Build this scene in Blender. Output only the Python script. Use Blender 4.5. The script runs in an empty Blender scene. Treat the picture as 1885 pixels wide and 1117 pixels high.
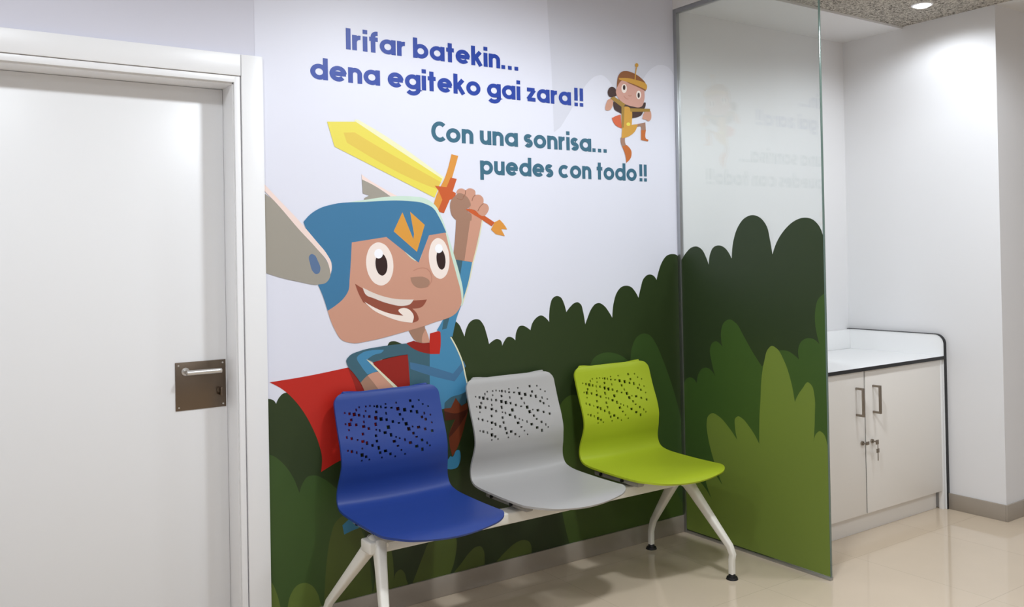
import bpy, bmesh, math, random
from mathutils import Vector, Matrix
import numpy as np
sc = bpy.context.scene
COL = sc.collection
# ------------------------------------------------------------------ camera
# world: x runs right along the mural wall, y runs into that wall (the room is at y < 0), z up, metres
CAM_LOC=(-3.147023,-3.126799,1.365597)
CAM_R=(0.823740,-0.566654,-0.018863)
CAM_U=(0.010852,-0.017506,0.999788)
CAM_F=(0.566864,0.823770,0.008271)
FPX,PPX,PPY=1628.773,943.435,458.189
cam_data = bpy.data.cameras.new('camera')
cam = bpy.data.objects.new('camera', cam_data); COL.objects.link(cam)
_r, _u, _f = Vector(CAM_R), Vector(CAM_U), Vector(CAM_F)
m = Matrix.Identity(4)
for i in range(3):
    m[i][0], m[i][1], m[i][2], m[i][3] = _r[i], _u[i], -_f[i], CAM_LOC[i]
cam.matrix_world = m
cam_data.sensor_fit = 'HORIZONTAL'; cam_data.sensor_width = 36.0
cam_data.lens = FPX / 1885 * 36.0
cam_data.shift_x = (942.5 - PPX) / 1885
cam_data.shift_y = (PPY - 558.5) / 1885
cam_data.clip_start = 0.05
sc.camera = cam
# ------------------------------------------------------------------ world, exposure, room lights and added fill lights
w = bpy.data.worlds.new('world'); sc.world = w; w.use_nodes = True
w.node_tree.nodes['Background'].inputs[0].default_value = (0.8, 0.85, 1.0, 1)
w.node_tree.nodes['Background'].inputs[1].default_value = 0.3
sc.view_settings.view_transform = 'Standard'; sc.view_settings.look = 'None'
sc.view_settings.gamma = 1.0; sc.view_settings.use_curve_mapping = False
sc.view_settings.exposure = -0.03
sc.cycles.use_denoising = True
sc.cycles.max_bounces = 10; sc.cycles.diffuse_bounces = 6; sc.cycles.transparent_max_bounces = 12
sc.cycles.sample_clamp_indirect = 6.0
H = 2.566          # soffit over the alcove and top of the glass
HT = 2.60          # grainy tile ceiling
HM = 2.78          # ceiling of the waiting area
ZB = 0.0823        # skirting height
LAMPS=[(-1.2,-1.4,150,HM-0.02),(-3.1,-1.4,64,HM-0.02),(-5.0,-1.4,70,HM-0.02),(-1.2,-3.6,42,HM-0.02),(-3.3,-3.4,56,HM-0.02),(-5.0,-3.6,30,HM-0.02),(0.5,-1.35,64,H-0.01)]  # last spot is added to brighten the alcove and its right wall
FILL_PANELS=[(-2.2,-4.9,HM-0.02,20,0.6,0.6),(0.75,-3.2,H-0.005,18,0.6,0.6)]  # unseen fill panels, added to raise the ambient light
DOWNW=11
SEATPROF=[(.028,.866),(.040,.850),(.055,.80),(.075,.74),(.100,.675),(.112,.625),(.108,.575),(.098,.53),(.098,.495),(.112,.468),(.150,.455),(.22,.450),(.32,.449),(.42,.452),(.50,.455),(.545,.450),(.572,.436)]
def spot(name, x, y, z, watts, angle=169, blend=0.4, size=0.11, col=(0.865, 0.925, 0.985)):
    l = bpy.data.lights.new(name, 'SPOT'); l.energy = watts; l.spot_size = math.radians(angle)
    l.spot_blend = blend; l.shadow_soft_size = size; l.color = col
    o = bpy.data.objects.new(name, l); o.location = (x, y, z); COL.objects.link(o); return o
def panel(name, x, y, z, watts, sx, sy, col=(0.865, 0.925, 0.985)):
    l = bpy.data.lights.new(name, 'AREA'); l.energy = watts; l.shape = 'RECTANGLE'; l.size = sx; l.size_y = sy; l.color = col
    o = bpy.data.objects.new(name, l); o.location = (x, y, z); COL.objects.link(o); return o
for (x, y, e, z) in LAMPS:
    spot('ceiling_or_fill_spot', x, y, z, e)
for (x, y, z, e, sx, sy) in FILL_PANELS:
    panel('fill_panel_light', x, y, z, e, sx, sy)
# ------------------------------------------------------------------ materials
def lin(c):
    if isinstance(c, str): c = [int(c[i:i+2], 16) for i in (0, 2, 4)]
    return [((v/255)/12.92 if v/255 <= 0.04045 else ((v/255+0.055)/1.055)**2.4) for v in c] + [1]
def mat(name, c, rough=0.5, metal=0.0, spec=0.5, bump=0.0, bscale=200, vary=0.0, vscale=30):
    M = bpy.data.materials.new(name); M.use_nodes = True
    nt = M.node_tree; b = nt.nodes['Principled BSDF']
    b.inputs['Base Color'].default_value = lin(c); b.inputs['Roughness'].default_value = rough
    b.inputs['Metallic'].default_value = metal; b.inputs['Specular IOR Level'].default_value = spec
    tc = nt.nodes.new('ShaderNodeTexCoord')
    if bump:
        n = nt.nodes.new('ShaderNodeTexNoise'); n.inputs['Scale'].default_value = bscale; n.inputs['Detail'].default_value = 3
        nt.links.new(tc.outputs['Object'], n.inputs['Vector'])
        bm_ = nt.nodes.new('ShaderNodeBump'); bm_.inputs['Strength'].default_value = bump; bm_.inputs['Distance'].default_value = 0.001
        nt.links.new(n.outputs['Fac'], bm_.inputs['Height']); nt.links.new(bm_.outputs['Normal'], b.inputs['Normal'])
    if vary:
        n = nt.nodes.new('ShaderNodeTexNoise'); n.inputs['Scale'].default_value = vscale; n.inputs['Detail'].default_value = 4
        nt.links.new(tc.outputs['Object'], n.inputs['Vector'])
        mx = nt.nodes.new('ShaderNodeMix'); mx.data_type = 'RGBA'
        L = lin(c); mx.inputs[6].default_value = [v*(1-vary) for v in L[:3]] + [1]; mx.inputs[7].default_value = [min(1, v*(1+vary)) for v in L[:3]] + [1]
        nt.links.new(n.outputs['Fac'], mx.inputs[0]); nt.links.new(mx.outputs[2], b.inputs['Base Color'])
    return M
M = {}
M['wall_white'] = mat('white_wall_paint', (226, 225, 226), 0.6, spec=0.3, bump=0.05, bscale=300)
M['wall_lav'] = mat('pale_lavender_wall_paint', (214, 214, 226), 0.6, spec=0.3, bump=0.03, bscale=300)
M['ceil'] = mat('white_ceiling_plaster', (222, 221, 221), 0.8, spec=0.2)
M['door'] = mat('white_lacquered_door', (232, 232, 233), 0.35, spec=0.4)
M['frame'] = mat('white_lacquered_frame', (236, 236, 237), 0.35, spec=0.4)
M['gap'] = mat('dark_grey_gap_shade', (70, 68, 68), 0.7)  # shade of the cabinet door gap, put into the colour
M['steel'] = mat('brushed_steel_plate', (116, 103, 90), 0.3, metal=1.0, bump=0.1, bscale=80)
M['chrome'] = mat('polished_steel', (215, 213, 210), 0.28, metal=1.0)
M['alu'] = mat('anodised_aluminium', (176, 178, 180), 0.35, metal=1.0)
M['skirt'] = mat('beige_porcelain_skirting', (156, 146, 134), 0.3, vary=0.06, vscale=14)
M['melamine'] = mat('warm_white_melamine', (234, 230, 224), 0.4, spec=0.4)
M['top_white'] = mat('white_laminate_top', (240, 240, 240), 0.35, spec=0.4)
M['black'] = mat('black_edging', (22, 22, 24), 0.45)
M['rubber'] = mat('black_rubber', (14, 14, 15), 0.6)
M['white_metal'] = mat('white_powder_coated_metal', (226, 222, 212), 0.35, spec=0.5)
M['grey_metal'] = mat('grey_painted_metal', (150, 147, 142), 0.4)
M['handle'] = mat('satin_nickel', (150, 140, 128), 0.35, metal=0.9)
M['blue_pl'] = mat('blue_plastic', (31, 59, 132), 0.42, spec=0.4, bump=0.06, bscale=900)
M['grey_pl'] = mat('grey_plastic', (166, 164, 162), 0.42, spec=0.4, bump=0.06, bscale=900)
M['green_pl'] = mat('lime_green_plastic', (162, 178, 38), 0.42, spec=0.4, bump=0.06, bscale=900)
# printed vinyl inks
INK = dict(sky_grey=(210, 211, 222), dark=(44, 58, 28), mid=(56, 80, 36), mid_olive=(66, 86, 34), mid_left=(58, 82, 36), olive=(80, 94, 38), light=(92, 110, 46),
 red=(186, 38, 28), dark_red=(146, 32, 24), brown=(112, 52, 28), dark_brown=(76, 34, 20), boot_blue=(58, 128, 164), tunic=(70, 134, 172), tunic_shade=(62, 98, 112),
 tunic_fold=(68, 112, 148), pale_line=(222, 220, 190), skin=(201, 149, 127), skin_shade=(160, 122, 102), skin_line=(150, 104, 84), skin_pink=(206, 156, 142),
 blade_pale=(234, 232, 190), blade=(228, 214, 88), blade_core=(222, 194, 82), dark_orange=(197, 90, 44), orange=(216, 146, 62), wing=(158, 152, 141), wing_edge=(238, 216, 208),
 wing_blue=(90, 114, 150), pale_green=(200, 222, 206), helmet=(62, 118, 157), emblem=(216, 152, 62), eye_white=(240, 226, 218), pupil=(48, 28, 26), glint=(245, 245, 252),
 nose_shade=(164, 126, 106), nose_line=(186, 130, 110), mouth_brown=(146, 78, 60), teeth=(224, 212, 204), tongue=(240, 226, 216), hair=(64, 40, 36), cape_orange=(208, 98, 60),
 boot_orange=(190, 104, 46), gold=(204, 152, 60), gold_dark=(158, 124, 52), hood=(140, 86, 46), dark_g=(44, 58, 32), mid_g=(60, 86, 36), light_g=(112, 130, 54),
 text_blue=(31, 62, 154), text_teal=(56, 102, 124), panel=(222, 223, 235))
def ink(k):
    if ('ink', k) not in M: M[('ink', k)] = mat('printed_vinyl_' + k, INK[k], 0.42, spec=0.35)
    return M[('ink', k)]
# floor: polished beige porcelain with fine joints
def floor_mat():
    F = mat('polished_beige_porcelain_tile', (206, 189, 167), 0.06, spec=0.6)
    nt = F.node_tree; b = nt.nodes['Principled BSDF']; tc = nt.nodes.new('ShaderNodeTexCoord')
    br = nt.nodes.new('ShaderNodeTexBrick'); br.offset = 0.0
    br.inputs['Scale'].default_value = 1.0; br.inputs['Brick Width'].default_value = 0.6; br.inputs['Row Height'].default_value = 0.6
    br.inputs['Mortar Size'].default_value = 0.0015; br.inputs['Mortar Smooth'].default_value = 0.2
    br.inputs['Color1'].default_value = lin((206, 189, 167)); br.inputs['Color2'].default_value = lin((208, 191, 169)); br.inputs['Mortar'].default_value = lin((190, 175, 154))
    mp = nt.nodes.new('ShaderNodeMapping'); mp.inputs['Location'].default_value = (0.28, 0.13, 0)
    nt.links.new(tc.outputs['Object'], mp.inputs[0]); nt.links.new(mp.outputs[0], br.inputs['Vector'])
    n = nt.nodes.new('ShaderNodeTexNoise'); n.inputs['Scale'].default_value = 3.5; n.inputs['Detail'].default_value = 8
    nt.links.new(tc.outputs['Object'], n.inputs['Vector'])
    rp = nt.nodes.new('ShaderNodeMapRange'); rp.inputs[3].default_value = 0.94; rp.inputs[4].default_value = 1.05
    nt.links.new(n.outputs['Fac'], rp.inputs[0])
    mx = nt.nodes.new('ShaderNodeMix'); mx.data_type = 'RGBA'; mx.blend_type = 'MULTIPLY'; mx.inputs[0].default_value = 1
    nt.links.new(br.outputs['Color'], mx.inputs[6]); nt.links.new(rp.outputs[0], mx.inputs[7]); nt.links.new(mx.outputs[2], b.inputs['Base Color'])
    return F
M['floor'] = floor_mat()
def tile_mat():
    F = mat('grey_wood_wool_ceiling_tile', (170, 164, 154), 0.9, spec=0.1)
    nt = F.node_tree; b = nt.nodes['Principled BSDF']; tc = nt.nodes.new('ShaderNodeTexCoord')
    n = nt.nodes.new('ShaderNodeTexNoise'); n.inputs['Scale'].default_value = 70; n.inputs['Detail'].default_value = 6; n.inputs['Distortion'].default_value = 1.5
    nt.links.new(tc.outputs['Object'], n.inputs['Vector'])
    r = nt.nodes.new('ShaderNodeValToRGB')
    r.color_ramp.elements[0].position = 0.36; r.color_ramp.elements[0].color = lin((96, 91, 84))
    r.color_ramp.elements[1].position = 0.6; r.color_ramp.elements[1].color = lin((206, 199, 188))
    nt.links.new(n.outputs['Fac'], r.inputs[0]); nt.links.new(r.outputs[0], b.inputs['Base Color'])
    bp = nt.nodes.new('ShaderNodeBump'); bp.inputs['Strength'].default_value = 0.8; bp.inputs['Distance'].default_value = 0.004
    nt.links.new(n.outputs['Fac'], bp.inputs['Height']); nt.links.new(bp.outputs[0], b.inputs['Normal'])
    return F
M['tile'] = tile_mat()
def glass_mat():
    G = bpy.data.materials.new('clear_glass'); G.use_nodes = True; nt = G.node_tree; nt.nodes.clear()
    out = nt.nodes.new('ShaderNodeOutputMaterial'); mix = nt.nodes.new('ShaderNodeMixShader')
    fr = nt.nodes.new('ShaderNodeFresnel'); fr.inputs['IOR'].default_value = 1.5
    t = nt.nodes.new('ShaderNodeBsdfTransparent'); t.inputs[0].default_value = (0.955, 0.972, 0.962, 1)
    g = nt.nodes.new('ShaderNodeBsdfGlossy'); g.inputs['Roughness'].default_value = 0.0
    ge = nt.nodes.new('ShaderNodeNewGeometry'); mr = nt.nodes.new('ShaderNodeMapRange')   # same air-to-glass reflection on both faces of the thin pane
    mr.inputs[3].default_value = 1.6; mr.inputs[4].default_value = 1/1.6
    nt.links.new(ge.outputs['Backfacing'], mr.inputs[0]); nt.links.new(mr.outputs[0], fr.inputs['IOR'])
    nt.links.new(fr.outputs[0], mix.inputs[0]); nt.links.new(t.outputs[0], mix.inputs[1]); nt.links.new(g.outputs[0], mix.inputs[2])
    nt.links.new(mix.outputs[0], out.inputs[0]); return G
M['glass'] = glass_mat()
M['glass_edge'] = mat('polished_glass_edge', (96, 116, 108), 0.15, spec=0.8)
def emit(name, c, s):
    E_ = bpy.data.materials.new(name); E_.use_nodes = True; nt = E_.node_tree; b = nt.nodes['Principled BSDF']
    b.inputs['Emission Color'].default_value = (*c, 1); b.inputs['Emission Strength'].default_value = s; return E_
M['lamp'] = emit('lit_lamp_lens', (1, 0.98, 0.95), 9)
# ------------------------------------------------------------------ helpers
def link(name, me, mats, parent=None):
    o = bpy.data.objects.new(name, me); COL.objects.link(o)
    for k in (mats if isinstance(mats, (list, tuple)) else [mats]): me.materials.append(k)
    if parent: o.parent = parent
    return o
def empty(name, loc=(0, 0, 0), parent=None):
    o = bpy.data.objects.new(name, None); o.location = loc; o.empty_display_size = 0.1; COL.objects.link(o)
    if parent: o.parent = parent
    return o
def tag(o, label=None, cat=None, group=None, kind=None):
    if label: o['label'] = label
    if cat: o['category'] = cat
    if group: o['group'] = group
    if kind: o['kind'] = kind
    return o
def add_box(bm, x0, x1, y0, y1, z0, z1, bev=0.0, seg=2, mi=0):
    r = bmesh.ops.create_cube(bm, size=1.0); vs = r['verts']
    for v in vs:
        v.co = Vector(((x0+x1)/2 + v.co.x*(x1-x0), (y0+y1)/2 + v.co.y*(y1-y0), (z0+z1)/2 + v.co.z*(z1-z0)))
    fs = set(f for v in vs for f in v.link_faces)
    for f in fs: f.material_index = mi
    if bev:
        es = list(set(e for v in vs for e in v.link_edges))
        g = bmesh.ops.bevel(bm, geom=es, offset=bev, segments=seg, profile=0.5, affect='EDGES')
        for f in g['faces']: f.material_index = mi
def add_cyl(bm, p0, p1, r0, r1=None, n=20, mi=0):
    r1 = r0 if r1 is None else r1
    p0, p1 = Vector(p0), Vector(p1); d = (p1-p0); L = d.length
    q = Vector((0, 0, 1)).rotation_difference(d.normalized()).to_matrix().to_4x4()
    g = bmesh.ops.create_cone(bm, cap_ends=True, segments=n, radius1=r0, radius2=r1, depth=L, matrix=Matrix.Translation((p0+p1)/2) @ q)
    for f in set(f for v in g['verts'] for f in v.link_faces): f.material_index = mi
def mesh_of(bm, name, smooth=None):
    me = bpy.data.meshes.new(name); bm.normal_update(); bm.to_mesh(me); bm.free()
    if smooth is not None:
        for p in me.polygons: p.use_smooth = True
        me.set_sharp_from_angle(angle=math.radians(smooth))
    return me
def box(name, x0, x1, y0, y1, z0, z1, mt, parent=None, bev=0.0, seg=2):
    bm = bmesh.new(); add_box(bm, x0, x1, y0, y1, z0, z1, bev, seg)
    return link(name, mesh_of(bm, name, 40 if bev else None), mt, parent)
def struct(o): o['kind'] = 'structure'; return o
def sweep(bm, pts, wid, thk, up=Vector((1, 0, 0)), n=10, cap=True):
    """tapered rounded-rectangle section swept along pts; wid across the path in the plane normal to up, thk along up"""
    P = [Vector(p) for p in pts]; rings = []
    for i, p in enumerate(P):
        t = (P[min(i+1, len(P)-1)] - P[max(i-1, 0)]).normalized()
        side = t.cross(up).normalized(); u2 = side.cross(t).normalized()
        ring = []
        for k in range(16):
            a = 2*math.pi*(k+0.5)/16; c, s = math.cos(a), math.sin(a)
            e = 0.45
            ring.append(bm.verts.new(p + side*(wid[i]/2*math.copysign(abs(c)**e, c)) + u2*(thk[i]/2*math.copysign(abs(s)**e, s))))
        rings.append(ring)
    for a, b in zip(rings, rings[1:]):
        for k in range(16): bm.faces.new((a[k], a[(k+1) % 16], b[(k+1) % 16], b[k]))
    if cap: bm.faces.new(rings[0][::-1]); bm.faces.new(rings[-1])
    bmesh.ops.recalc_face_normals(bm, faces=bm.faces)
# ------------------------------------------------------------------ the room
XL, XR2, YF = -6.0, 3.4, -6.0
XR, YR = 1.36, -0.87       # alcove side wall and its outer corner
bm = bmesh.new(); add_box(bm, XL, XR2, YF, 0.3, -0.1, 0.0); floor = struct(link('floor', mesh_of(bm, 'floor'), M['floor']))
DX0, DX1, DZ = -3.09, -2.170, 2.010      # door opening in the wall
bm = bmesh.new()
add_box(bm, DX1, 0.0, 0.0, 0.2, 0, HM); add_box(bm, DX0, DX1, 0.0, 0.2, DZ, HM); add_box(bm, XL, DX0, 0.0, 0.2, 0, HM)
struct(link('wall_back', mesh_of(bm, 'wall_back'), M['wall_lav']))
struct(box('wall_alcove', 0.0, XR, 0.0, 0.2, 0, H, M['wall_white']))
struct(box('wall_right', XR, XR2, YR, 0.2, 0, HM, M['wall_white']))
struct(box('wall_left', XL-0.1, XL, YF, 0.2, 0, HM, M['wall_white']))
struct(box('wall_front', XL, XR2, YF-0.1, YF, 0, HM, M['wall_white']))
struct(box('wall_side', XR2, XR2+0.1, YF, YR, 0, HM, M['wall_white']))
YT = -0.3745
struct(box('ceiling', XL, 0.0, YF, 0.2, HM, HM+0.1, M['ceil']))
struct(box('ceiling_bulkhead', -0.012, 0.05, YF, 0.0, H, HM+0.1, M['ceil']))
struct(box('ceiling_soffit', 0.05, XR, YT, 0.2, H, H+0.15, M['ceil']))
struct(box('ceiling_tile', 0.05, XR, YF, YT, H+0.012, H+0.15, M['tile']))
struct(box('ceiling_corridor', XR, XR2, YF, YR, H+0.012, H+0.15, M['ceil']))
struct(box('baseboard_back', DX1+0.08, 0.0, -0.008, 0.0, 0, ZB, M['skirt'], bev=0.002))
struct(box('baseboard_right', XR-0.010, XR, YR, -0.575, 0, ZB, M['skirt'], bev=0.002))
struct(box('baseboard_corner', XR-0.010, XR2, YR-0.010, YR, 0, ZB, M['skirt'], bev=0.002))
# ------------------------------------------------------------------ door
door = struct(empty('door_1', ((DX0+DX1)/2, 0, 0)))
def rel(o, root): o.location = o.location - root.location; return o
def dpart(name, bm, mt, parent=None, smooth=40):
    o = link(name, mesh_of(bm, name, smooth), mt, parent or door)
    if parent is None: o.location = -door.location
    return o
bm = bmesh.new()                                     # flat casing boards standing proud of the wall
add_box(bm, -2.156, -2.0785, -0.016, 0.0, 0, 2.098, 0.002)
add_box(bm, DX0-0.09, -2.1575, -0.015, 0.0, 2.022, 2.098, 0.002)
add_box(bm, DX0-0.09, DX0-0.012, -0.016, 0.0, 0, 2.02, 0.002)
dpart('door_casing', bm, M['frame'])
bm = bmesh.new()                                     # jamb with its stepped lip, set back into the wall
add_box(bm, -2.180, -2.1585, -0.0082, 0.004, 0, 2.020, 0.002); add_box(bm, DX0, -2.158, -0.008, 0.004, 1.998, 2.021, 0.002); add_box(bm, DX0-0.01, DX0+0.01, -0.008, 0.004, 0, 2.018, 0.002)
add_box(bm, -2.184, -2.166, 0.004, 0.195, 0, 2.01, 0.001); add_box(bm, DX0, -2.17, 0.004, 0.195, 1.992, 2.01, 0.001); add_box(bm, DX0-0.01, DX0+0.012, 0.004, 0.195, 0, 2.01, 0.001)
dpart('door_jamb', bm, M['frame'])
YD = 0.115
bm = bmesh.new(); add_box(bm, DX0+0.015, -2.1845, YD, YD+0.04, 0.008, 1.991, 0.002)
leaf = dpart('door_leaf', bm, M['door'])
bm = bmesh.new(); add_box(bm, -2.366, -2.190, YD-0.003, YD, 0.843, 1.013, 0.001)
hp = dpart('handle_plate', bm, M['steel'], leaf); tag(hp, 'brushed steel handle plate')
bm = bmesh.new()
for (x, z) in ((-2.355, 1.002), (-2.201, 1.002), (-2.355, 0.854), (-2.201, 0.854)):
    add_cyl(bm, (x, YD-0.0045, z), (x, YD-0.002, z), 0.003, n=12)
dpart('plate_screw', bm, M['chrome'], leaf)
bm = bmesh.new()
add_cyl(bm, (-2.332, YD-0.045, 0.980), (-2.332, YD-0.003, 0.980), 0.008)
add_cyl(bm, (-2.338, YD-0.048, 0.979), (-2.218, YD-0.048, 0.979), 0.009)
add_cyl(bm, (-2.332, YD-0.008, 0.980), (-2.332, YD-0.003, 0.980), 0.014)
dpart('door_handle', bm, M['chrome'], leaf)
bm = bmesh.new(); add_cyl(bm, (-2.211, YD-0.006, 0.905), (-2.211, YD-0.003, 0.905), 0.011); add_box(bm, -2.2145, -2.2075, YD-0.022, YD-0.005, 0.885, 0.915, 0.002)
dpart('thumb_turn', bm, M['steel'], leaf)
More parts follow.
